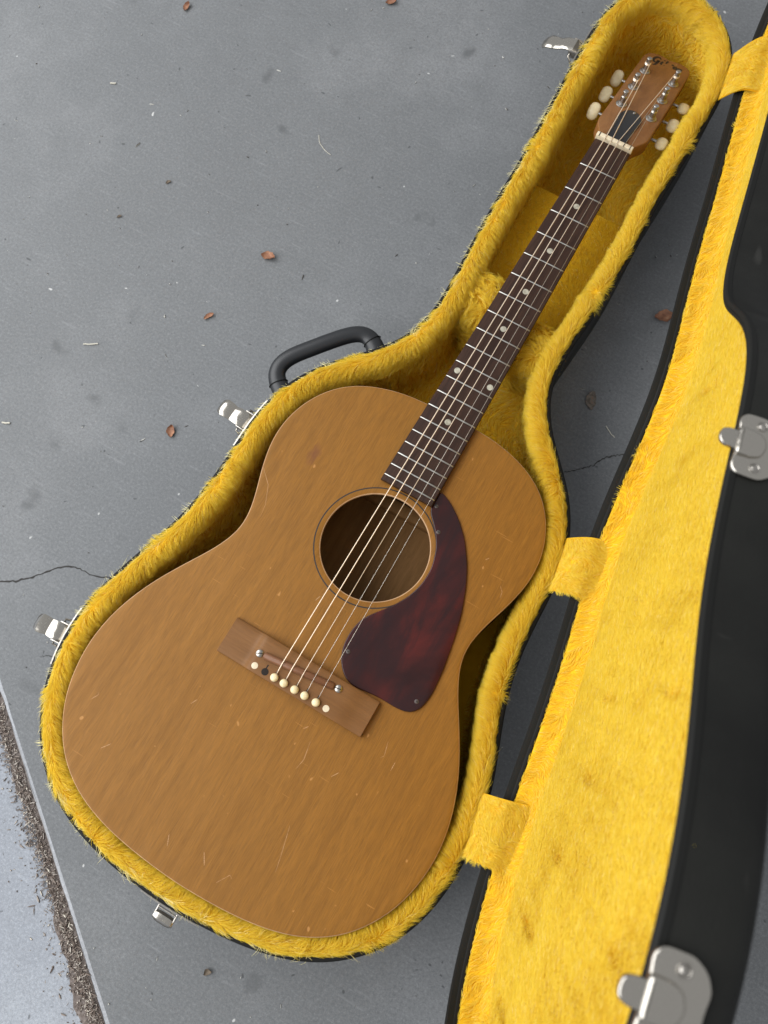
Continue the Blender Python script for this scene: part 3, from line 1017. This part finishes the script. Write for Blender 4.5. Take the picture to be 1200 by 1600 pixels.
# strings (the lowest one is missing)
SR = [0.50, 0.45, 0.34, 0.22, 0.18]
NX = [-10.3, -3.3, 3.8, 10.9, 17.6]
HP = [1, 0, 3, 4, 5]
for i in range(5):
    x0 = PX[i + 1]
    # crossing of the saddle
    k = (x0 + (NX[i] - x0) * .02 - SA.x) / (SB.x - SA.x)
    ysd = SA.y + (SB.y - SA.y) * k
    xsd = x0 + (NX[i] - x0) * (ysd - PY) / (2.6 - PY)
    post = HM @ Vector((POSTS[HP[i]][0] + (2.6 if POSTS[HP[i]][0] < 0 else -2.6), POSTS[HP[i]][1], 10.6))
    path = [(x0, PY + 3.2, ZB - .4), (x0, PY + 4.0, ZB + .8), (xsd, ysd - .8, ZB + 3.7 + SR[i]), (xsd, ysd + .8, ZB + 3.7 + SR[i]),
            (NX[i], 0.6, 7.9), (NX[i], 4.6, 7.8), tuple(post)]
    pp = [path[0], path[1], path[2], path[3]] + [tuple(Vector(path[3]).lerp(Vector(path[4]), t)) for t in (.25, .5, .75)] + path[4:]
    mat = M['bronze'] if i < 3 else M['steel']
    st = mk('string', *tube(pp, SR[i], 6), mat, guitar, 60)
    # windings round the post
    pc = Vector((POSTS[HP[i]][0], POSTS[HP[i]][1], 0))
    hel = [(pc.x + 3.0 * math.cos(a), pc.y + 3.0 * math.sin(a), 10.6 - a * .12) for a in np.linspace(0, 18, 60)]
    mk('string_winding', hplace(tube(hel, max(SR[i], .3), 5)[0]), tube(hel, .3, 5)[1], mat, st, 60)

# ------------------------------------------------------------------ the case
CASE = np.array([[-84.4,181.6],[-88.6,158.3],[-89.1,134.6],[-88.3,110.9],[-87.5,87.2],[-86.6,63.5],[-85.4,39.8],[-84.0,16.1],[-82.5,-7.6],[-81.3,-31.3],[-80.5,-55.0],[-80.1,-78.7],[-79.9,-102.5],[-79.3,-126.2],[-78.1,-149.9],[-76.9,-173.6],[-75.5,-197.3],[-74.0,-221.0],[-73.7,-244.7],[-76.6,-268.2],[-84.2,-290.6],[-97.0,-310.5],[-112.9,-328.2],[-129.2,-345.4],[-144.3,-363.7],[-157.0,-383.7],[-165.7,-405.7],[-170.2,-429.0],[-171.7,-452.7],[-171.7,-476.4],[-171.9,-500.1],[-173.3,-523.8],[-176.1,-547.4],[-180.9,-570.6],[-187.8,-593.3],[-195.2,-615.8],[-201.8,-638.6],[-206.8,-661.8],[-209.3,-685.4],[-208.7,-709.1],[-204.9,-732.5],[-197.8,-755.1],[-187.3,-776.4],[-173.7,-795.8],[-157.0,-812.7],[-137.7,-826.3],[-116.2,-836.3],[-93.5,-843.3],[-70.2,-847.9],[-46.7,-850.7],[-23.0,-852.0],[0.7,-852.3],[24.4,-851.4],[48.1,-849.2],[71.5,-845.8],[94.7,-840.9],[117.3,-833.6],[138.5,-823.0],[157.7,-809.1],[174.3,-792.1],[187.4,-772.4],[196.6,-750.6],[201.9,-727.5],[204.3,-703.9],[204.4,-680.1],[202.3,-656.5],[197.9,-633.2],[191.1,-610.5],[183.0,-588.2],[175.2,-565.8],[169.3,-542.8],[165.5,-519.4],[163.8,-495.7],[163.4,-472.0],[163.2,-448.3],[161.1,-424.6],[156.0,-401.5],[147.1,-379.5],[134.7,-359.3],[119.6,-341.1],[103.2,-323.9],[87.9,-305.8],[75.7,-285.5],[68.2,-263.1],[66.3,-239.4],[67.7,-215.8],[69.8,-192.1],[71.8,-168.5],[73.5,-144.8],[74.7,-121.1],[74.8,-97.4],[73.4,-73.7],[71.9,-50.0],[71.6,-26.3],[72.2,-2.6],[73.2,21.1],[74.0,44.9],[74.4,68.6],[74.8,92.3],[74.7,116.0],[72.7,139.7],[67.9,162.9],[59.4,185.0],[45.8,204.3],[27.7,219.7],[6.9,230.9],[-16.1,236.3],[-39.5,233.3],[-60.0,221.6],[-75.0,203.3]])
NC = 460
CQ = smooth(resample(CASE, NC), 2.0)
CN = inward(CQ)
ZR = -10.0
case = empty('guitar_case', (0, -320, -GZ))
tag(case, 'open black hardshell guitar case lined with long yellow plush', 'guitar case')
rg = lambda d, z: ring3(CQ, CN, d, ZR + z)
shell = mk('bottom_shell', *loft([rg(2.0, -3), rg(.8, -4), rg(.6, -12), rg(.8, -60), rg(1.5, -96), rg(4, -103), rg(10, -105.5), rg(10, -103), rg(5.5, -98), rg(4.5, -60), rg(4.5, -3)], True, False, False), M['vinyl'], case, 50)
mk('base_panel', *loft([rg(8, -105.8), rg(8, -102.8)], True, True, True), M['vinyl'], case, 40)
mk('rim_moulding', *loft([rg(.2, -6), rg(0, -1.5), rg(.9, .9), rg(2.8, 1.6), rg(4.6, .9), rg(5.2, -1.5), rg(5.2, -6)], True), M['rim'], case, 50)
# lining: roll over the rim, inner wall, floor
PROF = [(5.6, -2.0), (6.2, 0.6), (8.5, 3.0), (12, 4.2), (15.5, 3.2), (18.0, 0.2), (19.4, -5), (19.8, -14)]
v, f = loft([rg(d, z) for d, z in PROF])
roll = mk('lining_roll', v, f, M['plush'], case, 70)
roll_v, roll_t = np.array(v), quads_to_tris(f)
PROF2 = [(19.7, -13), (19.4, -40), (18.8, -75), (20, -92), (26, -97)]
v, f = loft([rg(d, z) for d, z in PROF2])
mk('lining_wall', v, f, M['plush'], case, 70)
wall_v, wall_t = np.array(v), quads_to_tris(f)
v, f = loft([rg(25.5, -98.0), rg(25.5, -96.5)], True, True, True)
mk('lining_floor', v, f, M['plush'], case, 40)


def soft_blob(c, r, e=0.55, nu=28, nv=16):
    rings = []
    for a in np.linspace(-math.pi / 2, math.pi / 2, nv):
        ca, sa = max(math.cos(a), .01) ** e, math.copysign(abs(math.sin(a)) ** e, math.sin(a))
        rings.append([(c[0] + r[0] * ca * math.copysign(abs(math.cos(b)) ** e, math.cos(b)), c[1] + r[1] * ca * math.copysign(abs(math.sin(b)) ** e, math.sin(b)), c[2] + r[2] * sa)
                      for b in np.linspace(0, 2 * math.pi, nu, endpoint=False)])
    return loft(rings, True, True, True)


SUP = []
for c_, r_ in (((-43, -212, -43), (24, 28, 30)), ((37, -236, -43), (22, 28, 29)), ((-3, -222, -64), (44, 22, 34))):
    v, f = soft_blob(c_, r_)
    mk('neck_support', v, f, M['plush'], case, 70)
    SUP.append((np.array(v), quads_to_tris(f)))
v, f = rbox((-3, -116, -80), (114, 156, 48), 3, None, 3)
mk('accessory_box', v, f, M['plush'], case, 70)
boxv, boxt = np.array(v), quads_to_tris(f)

# --- pile on the base lining
def nearest_out(P):
    kd = kdtree.KDTree(NC)
    for i, q in enumerate(CQ):
        kd.insert((q[0], q[1], 0), i)
    kd.balance()
    idx = np.array([kd.find((q[0], q[1], 0))[1] for q in P])
    o = np.c_[-CN[idx], np.zeros(len(P))]
    t = np.c_[CN[idx][:, 1], -CN[idx][:, 0], np.zeros(len(P))]
    dd = np.einsum('ij,ij->i', P[:, :2] - CQ[idx], CN[idx])
    return o, t, dd


n = 155000
P, Nn = sample(roll_v, roll_t, n)
Nn *= np.sign(np.sum(Nn * [0, 0, 1], 1).mean())
o_, t_, dd = nearest_out(P)
# hairs lean outwards on the outer half, down the inside on the inner half
k = np.clip((dd - 8.0) / 5.0, -0.8, 1)[:, None]
F = o_ * (-k) + np.array([0, 0, -1.0]) * np.clip(k, 0, 1) + t_ * 0.75 + vnoise(P, 60, 1) * .5 + vnoise(P, 20, 2) * .36 + rng.normal(size=P.shape) * .12
L = 9.0 + 4.0 * rng.random(n) + np.clip(vnoise(P, 30, 3)[:, 0], -1, 1) * 1.6
L = np.where(dd < 7.5, L * .62, L)
lf = np.clip(0.46 + .08 * vnoise(P, 25, 4)[:, 0] + rng.normal(size=n) * .07, .15, .8)
pile('lining_pile', roll, P, Nn, F, L, lf, 0.35, 6, 0.15)
# stray long wisps at the outer edge
n = 7000
P, Nn = sample(roll_v, roll_t, n * 4)
Nn *= np.sign(np.sum(Nn * [0, 0, 1], 1).mean())
o_, t_, dd = nearest_out(P)
s_ = np.where((dd < 9) & (o_[:, 0] < 0.25 + .5 * rng.random(len(dd))))[0][:n]
P, Nn, o_, t_ = P[s_], Nn[s_], o_[s_], t_[s_]
F = o_ + t_ * .3 + vnoise(P, 22, 8) * .6 + rng.normal(size=P.shape) * .15
pile('lining_wisps', roll, P, Nn, F, 8.5 + 7 * rng.random(len(P)), 0.34 + rng.normal(size=len(P)) * .12, 0.55, 5, 0.15, curl=.45, mat=M['wisp'])
n = 60000
P, Nn = sample(wall_v, wall_t, n)
o_, t_, dd = nearest_out(P)
Nn = np.where((np.sum(Nn * o_, 1) > 0)[:, None], -Nn, Nn)
F = np.array([0, 0, -1.0]) + t_ * .4 + vnoise(P, 50, 11) * .7 + vnoise(P, 16, 12) * .5
pile('wall_pile', roll, P, Nn, F, 7 + 4 * rng.random(n), np.clip(.42 + .1 * vnoise(P, 30, 13)[:, 0], .15, .8), .6, 10, .3)
for (vv, tt), nn_ in zip(SUP, (14000, 14000, 8000)):
    P, Nn = sample(vv, tt, nn_)
    cen = vv.mean(0)
    Nn = np.where((np.sum(Nn * (P - cen), 1) < 0)[:, None], -Nn, Nn)
    F = np.array([0.0, -.5, -.3]) + vnoise(P, 30, 21) * 1.1 + vnoise(P, 12, 22) * .6
    pile('support_pile', roll, P, Nn, F, 10 + 6 * rng.random(nn_), .5, .6, 14, .2)
n = 15000
P, Nn = sample(boxv, boxt, n)
s_ = P[:, 2] > -85
P = P[s_]
Nn = Nn[s_]
Nn = np.where((np.sum(Nn * (P - boxv.mean(0)), 1) < 0)[:, None], -Nn, Nn)
F = np.array([0.2, -1, 0]) + vnoise(P, 60, 31) * .5 + vnoise(P, 20, 32) * .3
pile('box_pile', roll, P, Nn, F, 3 + 2 * rng.random(len(P)), .25, .4, 8, .26)

n = 26000
fl = np.c_[rng.uniform(-60, 60, n), rng.uniform(-345, 215, n), np.full(n, ZR - 96.5)]
_, _, dd = nearest_out(fl)
fl = fl[dd > 24]
F = np.array([0.3, 1, 0]) + vnoise(fl, 60, 35) * .6 + vnoise(fl, 20, 36) * .4
pile('floor_pile', roll, fl, np.tile([0, 0, 1.0], (len(fl), 1)), F, 6 + 3 * rng.random(len(fl)), .3, .5, 9, .3)

# --- lid, hinged along the right side and standing open
HB = np.array([218.4, -700.0, ZR])
HA = np.array([120.0, -100.0, ZR])
hu = (HA - HB) / np.linalg.norm(HA - HB)
LQ = Quaternion(Vector(hu), math.radians(91.8))
SH = W(HB)                                        # lid frame origin, metres


def lid_mesh(name, v, f, mat, parent, angle=50):
    vv = W(np.asarray(v, float)) - SH
    return mk(name, vv, f, mat, parent, angle, raw=True)


v, f = loft([rg(.4, 1), rg(.2, 8), rg(.0, 20), rg(.6, 28), rg(2.5, 33), rg(6.5, 36.5), rg(13, 38.5), rg(24, 40)], True, False, True)
lid = lid_mesh('lid', v, f, M['vinyl'], case)
lid.matrix_parent_inverse = Matrix.Identity(4)
lid.location = Vector(SH) - case.location
lid.rotation_mode = 'QUATERNION'
lid.rotation_quaternion = LQ
lid_mesh('lid_rim_moulding', *loft([rg(.4, 4), rg(-.05, 3.4), rg(-.05, .3), rg(.6, -.6), rg(2.4, -1.1), rg(3.2, -.2), rg(4.0, -.9), rg(5.6, -.3), rg(6.0, 1.5), rg(6.2, 4.2), rg(7.0, 5.0), rg(7.3, 6.5), rg(7.0, 8.2), rg(6.2, 10)], True), M['rim'], lid, 14)
v, f = loft([rg(6.1, 8.0), rg(7.4, 8.0), rg(8.4, 9), rg(9.2, 12), rg(10.5, 16), rg(13.5, 20.5), rg(19, 24), rg(28, 26)], True, False, True)
ll = lid_mesh('lid_lining', v, f, M['plush'], lid)
lid_rings = np.array(v)
lt = quads_to_tris([q for q in f if len(q) == 4])
tp = tessellate_polygon([[Vector(p) for p in v[-NC:]]])
lt2 = [tuple(i + len(v) - NC for i in q) for q in tp]
# wall of the lid lining
n = 42000
P, Nn = sample(lid_rings, lt, n)
o_, t_, dd = nearest_out(P)
inner = np.c_[-o_[:, :2], np.full(n, -.8)]
Nn = np.where((np.sum(Nn * inner, 1) < 0)[:, None], -Nn, Nn)
F = np.array([0, 0, 1.0]) - o_ * .2 + t_ * .5 + vnoise(P, 50, 41) * .7 + vnoise(P, 16, 42) * .5
pile('lid_wall_pile', ll, P, Nn, F, 5 + 3 * rng.random(n), .26, .4, 6, .19, shift=SH)
n = 290000
P, Nn = sample(lid_rings, lt2, n)
Nn = np.tile(np.array([0, 0, -1.0]), (n, 1))
F = np.array([-1.25, 1.6, 0]) + vnoise(P, 150, 51) * .6 + vnoise(P, 60, 52) * .36 + vnoise(P, 28, 53) * .25 + rng.normal(size=P.shape) * .16
L = 6.2 + 2.6 * rng.random(n) + vnoise(P, 45, 54)[:, 0] * .5
lf = np.clip(.47 + .08 * vnoise(P, 120, 55)[:, 0] + .04 * vnoise(P, 55, 57)[:, 0] + .02 * vnoise(P, 26, 56)[:, 1] + rng.normal(size=n) * .06, .2, .8)
pile('lid_pile', ll, P, Nn, F, L, lf, .22, 8, .17, shift=SH, K=5)

# --- hinge straps of plush between base and lid
STR = [((152, -398), (160, -450), (187, -386), (199, -444)), ((191, -636), (201, -689), (226, -625), (241, -681)), ((63, 176), (73, 114), (97, 203), (110, 126))]
for si, (a, b, c, d) in enumerate(STR):
    a, b, c, d = [np.array(q, float) for q in (a, b, c, d)]
    nu, nv = 14, 10
    top = []
    for i in range(nu):
        u = i / (nu - 1)
        row = []
        for j in range(nv):
            w = j / (nv - 1)
            q = (a * (1 - w) + b * w) * (1 - u) + (c * (1 - w) + d * w) * u
            z = -6.0 + 20 * math.sin(math.pi * .5 * min(u * 1.7, 1)) - 3 * max(u - .6, 0) + 1.2 * math.sin(w * 5 + si) * u
            row.append((q[0] - 1.5 * (1 - u), q[1], z))
        top.append(row)
    vt, ft = loft(top, False)
    bot = [(x, y, z - 2.0) for x, y, z in vt]
    nn_ = len(vt)
    fb_ = [tuple(nn_ + k for k in reversed(q)) for q in ft]
    rim = []
    for i in range(nu - 1):
        for j in (0, nv - 1):
            p0, p1 = i * nv + j, (i + 1) * nv + j
            rim.append((p0, p1, nn_ + p1, nn_ + p0))
    for j in range(nv - 1):
        for i in (0, nu - 1):
            p0, p1 = i * nv + j, i * nv + j + 1
            rim.append((p0, p1, nn_ + p1, nn_ + p0))
    sob = mk('hinge_strap', vt + bot, ft + fb_ + rim, M['plush'], case, 60)
    P, Nn = sample(vt, quads_to_tris(ft), 7000)
    Nn = np.where((Nn[:, 2] < 0)[:, None], -Nn, Nn)
    F = np.array([.9, -.3, 0]) + vnoise(P, 40, 61 + si) * .6 + vnoise(P, 14, 65 + si) * .4
    pile('strap_pile', sob, P, Nn, F, 4.5 + 2.5 * rng.random(len(P)), .22, .45, 7, .17)


# --- latches on the outer wall
def frame_at(x, y):
    i = int(np.argmin(np.hypot(CQ[:, 0] - x, CQ[:, 1] - y)))
    n_ = -CN[i]
    t = Vector((-n_[1], n_[0], 0))
    M4 = Matrix.Identity(4)
    M4.col[0] = Vector((*t, 0))
    M4.col[1] = Vector((*n_, 0, 0))
    M4.col[2] = Vector((0, 0, 1, 0))
    M4.col[3] = Vector((CQ[i, 0], CQ[i, 1], ZR, 1))
    return M4, i


def wall_plate(i, half, z0, z1, th, mat, name, parent):
    ids = [(i + k) % NC for k in range(-half, half + 1)]
    rings = []
    for j in ids:
        q, n_ = CQ[j], -CN[j]
        rings.append([(*(q + n_ * .2), ZR + z0), (*(q + n_ * (.2 + th)), ZR + z0 + .6), (*(q + n_ * (.2 + th)), ZR + z1 - .6), (*(q + n_ * .2), ZR + z1)])
    return mk(name, *loft(rings, True, True, True), mat, parent, 40)


def bent_strip(prof, wid, th, M4, taper=None):
    """sheet-metal strip: prof = [(out, z)], width along the tangent"""
    rings = []
    for k, (o, z) in enumerate(prof):
        a = prof[max(k - 1, 0)]
        b = prof[min(k + 1, len(prof) - 1)]
        t = Vector((b[0] - a[0], b[1] - a[1])).normalized()
        nx, nz = -t.y * th / 2, t.x * th / 2
        w = (taper[k] if taper else 1) * wid / 2
        cr = min(1.8, wid * .1)
        xs_ = np.linspace(-1, 1, 9)
        row = [(-w, o - nx, z - nz), (w, o - nx, z - nz)] + [(w * q, o + nx * (1 + 1.2 * cr * (1 - q ** 4)), z + nz * (1 + 1.2 * cr * (1 - q ** 4))) for q in xs_[::-1]]
        rings.append([tuple(M4 @ Vector(p)) for p in row])
    return loft(rings, True, True, True)


LAT = [(-89, 112, 44, 'long'), (-172, -444, 36, 'long'), (-209, -706, 32, 'long'), (4, -852.3, 11, 'short')]
for x, y, ln, kind in LAT:
    M4, i = frame_at(x, y)
    pl = wall_plate(i, 5, -30, -1.2, 1.5, M['nickel'], 'latch', case)
    if kind == 'long':
        zz = -8
        prof = [(1, zz - 6), (5, zz - 3), (9, zz), (ln * .45, zz + 1), (ln * .62, zz - .5), (ln * .74, zz + 1.5), (ln * .9, zz + 2.5), (ln, zz + .5), (ln + 1, zz - 2)]
        if ln > 40:
            prof = [(1, zz - 6), (5, zz - 3), (9, zz + 1), (ln * .45, zz - 1), (ln * .6, zz - 5), (ln * .72, zz - 6), (ln * .86, zz - 7), (ln * .95, zz - 10), (ln, zz - 13)]
        tp_ = [1, 1, 1, 1, .92, 1.02, 1.05, .9, .7]
        v, f = bent_strip(prof, 17, 1.4, M4, tp_)
        lev = mk('latch_lever', v, f, M['chrome'], pl, 40)
        mb = MB()
        for s in (-1, 1):
            mb.add(*rbox((s * 9.2, 6, zz - 3), (1.3, 13, 9), .4, M4))
        mb.build('latch_bracket', M['nickel'], pl)
        # wire bail hanging from the lever
        by = 10
        bail = [(-10.5, by, zz - 2), (-12.5, by + 1, zz - 3), (-13.5, by - 3, zz - 9), (-13, by - 6, zz - 14), (13, by - 6, zz - 14), (13.5, by - 3, zz - 9), (12.5, by + 1, zz - 3), (10.5, by, zz - 2)]
        mk('wire_bail', *tube([tuple(M4 @ Vector(p)) for p in bail], 1.0, 8), M['chrome'], pl, 60)
        if y == -444:
            v, f = bent_strip([(ln * .78, zz + 3.1), (ln * .9, zz + 3.6), (ln * .99, zz + 2.0)], 15, .5, M4, [.8, 1, .8])
            mk('brass_wear', v, f, M['brass'], lev, 40)
    else:
        mb = MB()
        zz = -7
        mb.add(*tube([tuple(M4 @ Vector(p)) for p in ((-9, 1, zz), (-9, 10, zz))], 1.0, 8))
        mb.add(*tube([tuple(M4 @ Vector(p)) for p in ((9, 1, zz), (9, 10, zz))], 1.0, 8))
        mb.build('latch_bracket', M['nickel'], pl)
        mk('latch_lever', *bent_strip([(9, zz - 3), (10, zz), (12.5, zz + .8), (14, zz - 1), (14.4, zz - 4)], 19, 1.4, M4), M['chrome'], pl, 40)
        mk('latch_roller', *tube([tuple(M4 @ Vector(p)) for p in ((-8.5, 4.5, zz + .5), (8.5, 4.5, zz + .5))], .8, 8), M['nickel'], pl, 60)

# handle
HZ = -46
hp = [(-163, -398), (-178, -391), (-189, -381), (-190.5, -369), (-184, -355), (-172, -340), (-159, -323), (-146, -307), (-137, -298), (-127, -294.5), (-117, -299), (-105, -312)]
hp = smooth(resample(np.array(hp, float), 44, False), 1.8, False)
rr = [(8.8 + 2.6 * (abs(k / 43 - .5) * 2) ** 5, 6.6 + 1.6 * (abs(k / 43 - .5) * 2) ** 5) for k in range(44)]
hd = mk('handle', *tube([(a, b, HZ + 4 * math.sin(math.pi * k / 43)) for k, (a, b) in enumerate(hp)], rr, 18), M['handle'], case, 60)
for k in (5, 38):
    t = Vector((*(hp[k + 1] - hp[k - 1]), 0)).normalized()
    c_ = Vector((*hp[k], HZ + 4 * math.sin(math.pi * k / 43)))
    s_ = t.cross(Vector((0, 0, 1)))
    ring = [tuple(c_ + s_ * 10.0 * math.cos(a) + Vector((0, 0, 1)) * 7.5 * math.sin(a)) for a in np.linspace(0, 2 * math.pi, 26, endpoint=False)]
    mk('handle_seam', *tube(ring, .5, 6, True, up=tuple(t)), M['rim'], hd, 60)

# catches on the free side of the lid
def lid_catch(x, y):
    M4, i = frame_at(x, y)
    W4 = M4
    # plate outline in (tangent, z) with a rounded tab reaching past the rim
    q = [(-19, 2), (-19, 14), (-15, 20), (-9, 23), (0, 22), (9, 23), (15, 20), (19, 14), (19, 2), (15, -1.5), (8, -.5), (-8, -.5), (-15, -1.5)]
    q = smooth(resample(np.array(q, float), 90), 1.6)
    def put(v):
        return [tuple(W4 @ Vector((a, c, b))) for a, b, c in v]
    v, f = plate(q, .3, 2.6, 1.2)
    c_ = lid_mesh('lid_catch', put(v), f, M['chrome'], lid, 45)
    hump = [(-8.5, -1), (-8.2, 8), (-6, 13), (0, 15), (6, 13), (8.2, 8), (8.5, -1)]
    hump = smooth(resample(np.array(hump, float), 60), 1.6)
    v, f = plate(hump, 2.0, 5.2, 2.2)
    lid_mesh('catch_hump', put(v), f, M['chrome'], lid, 60)
    tab = [(-5.5, 3), (-5.7, -5), (-4.6, -8.5), (-2.2, -10), (2.2, -10), (4.6, -8.5), (5.7, -5), (5.5, 3)]
    tab = smooth(resample(np.array(tab, float), 60), 1.4)
    v, f = plate(tab, 1.6, 3.8, 1.0)
    lid_mesh('catch_tab', put(v), f, M['chrome'], lid, 60)
    for s in (-1, 1):
        v, f = lathe([(3.2, 2.45), (3.0, 2.9), (2.3, 3.0), (2.0, 2.7), (1.5, 3.2), (.4, 3.4)], 20, Matrix.Translation((s * 13, 11, 0)))
        lid_mesh('rivet', put(v), f, M['nickel'], lid, 50)


lid_catch(-171.5, -468)
lid_catch(-205.5, -728)
lid_catch(-89, 112)
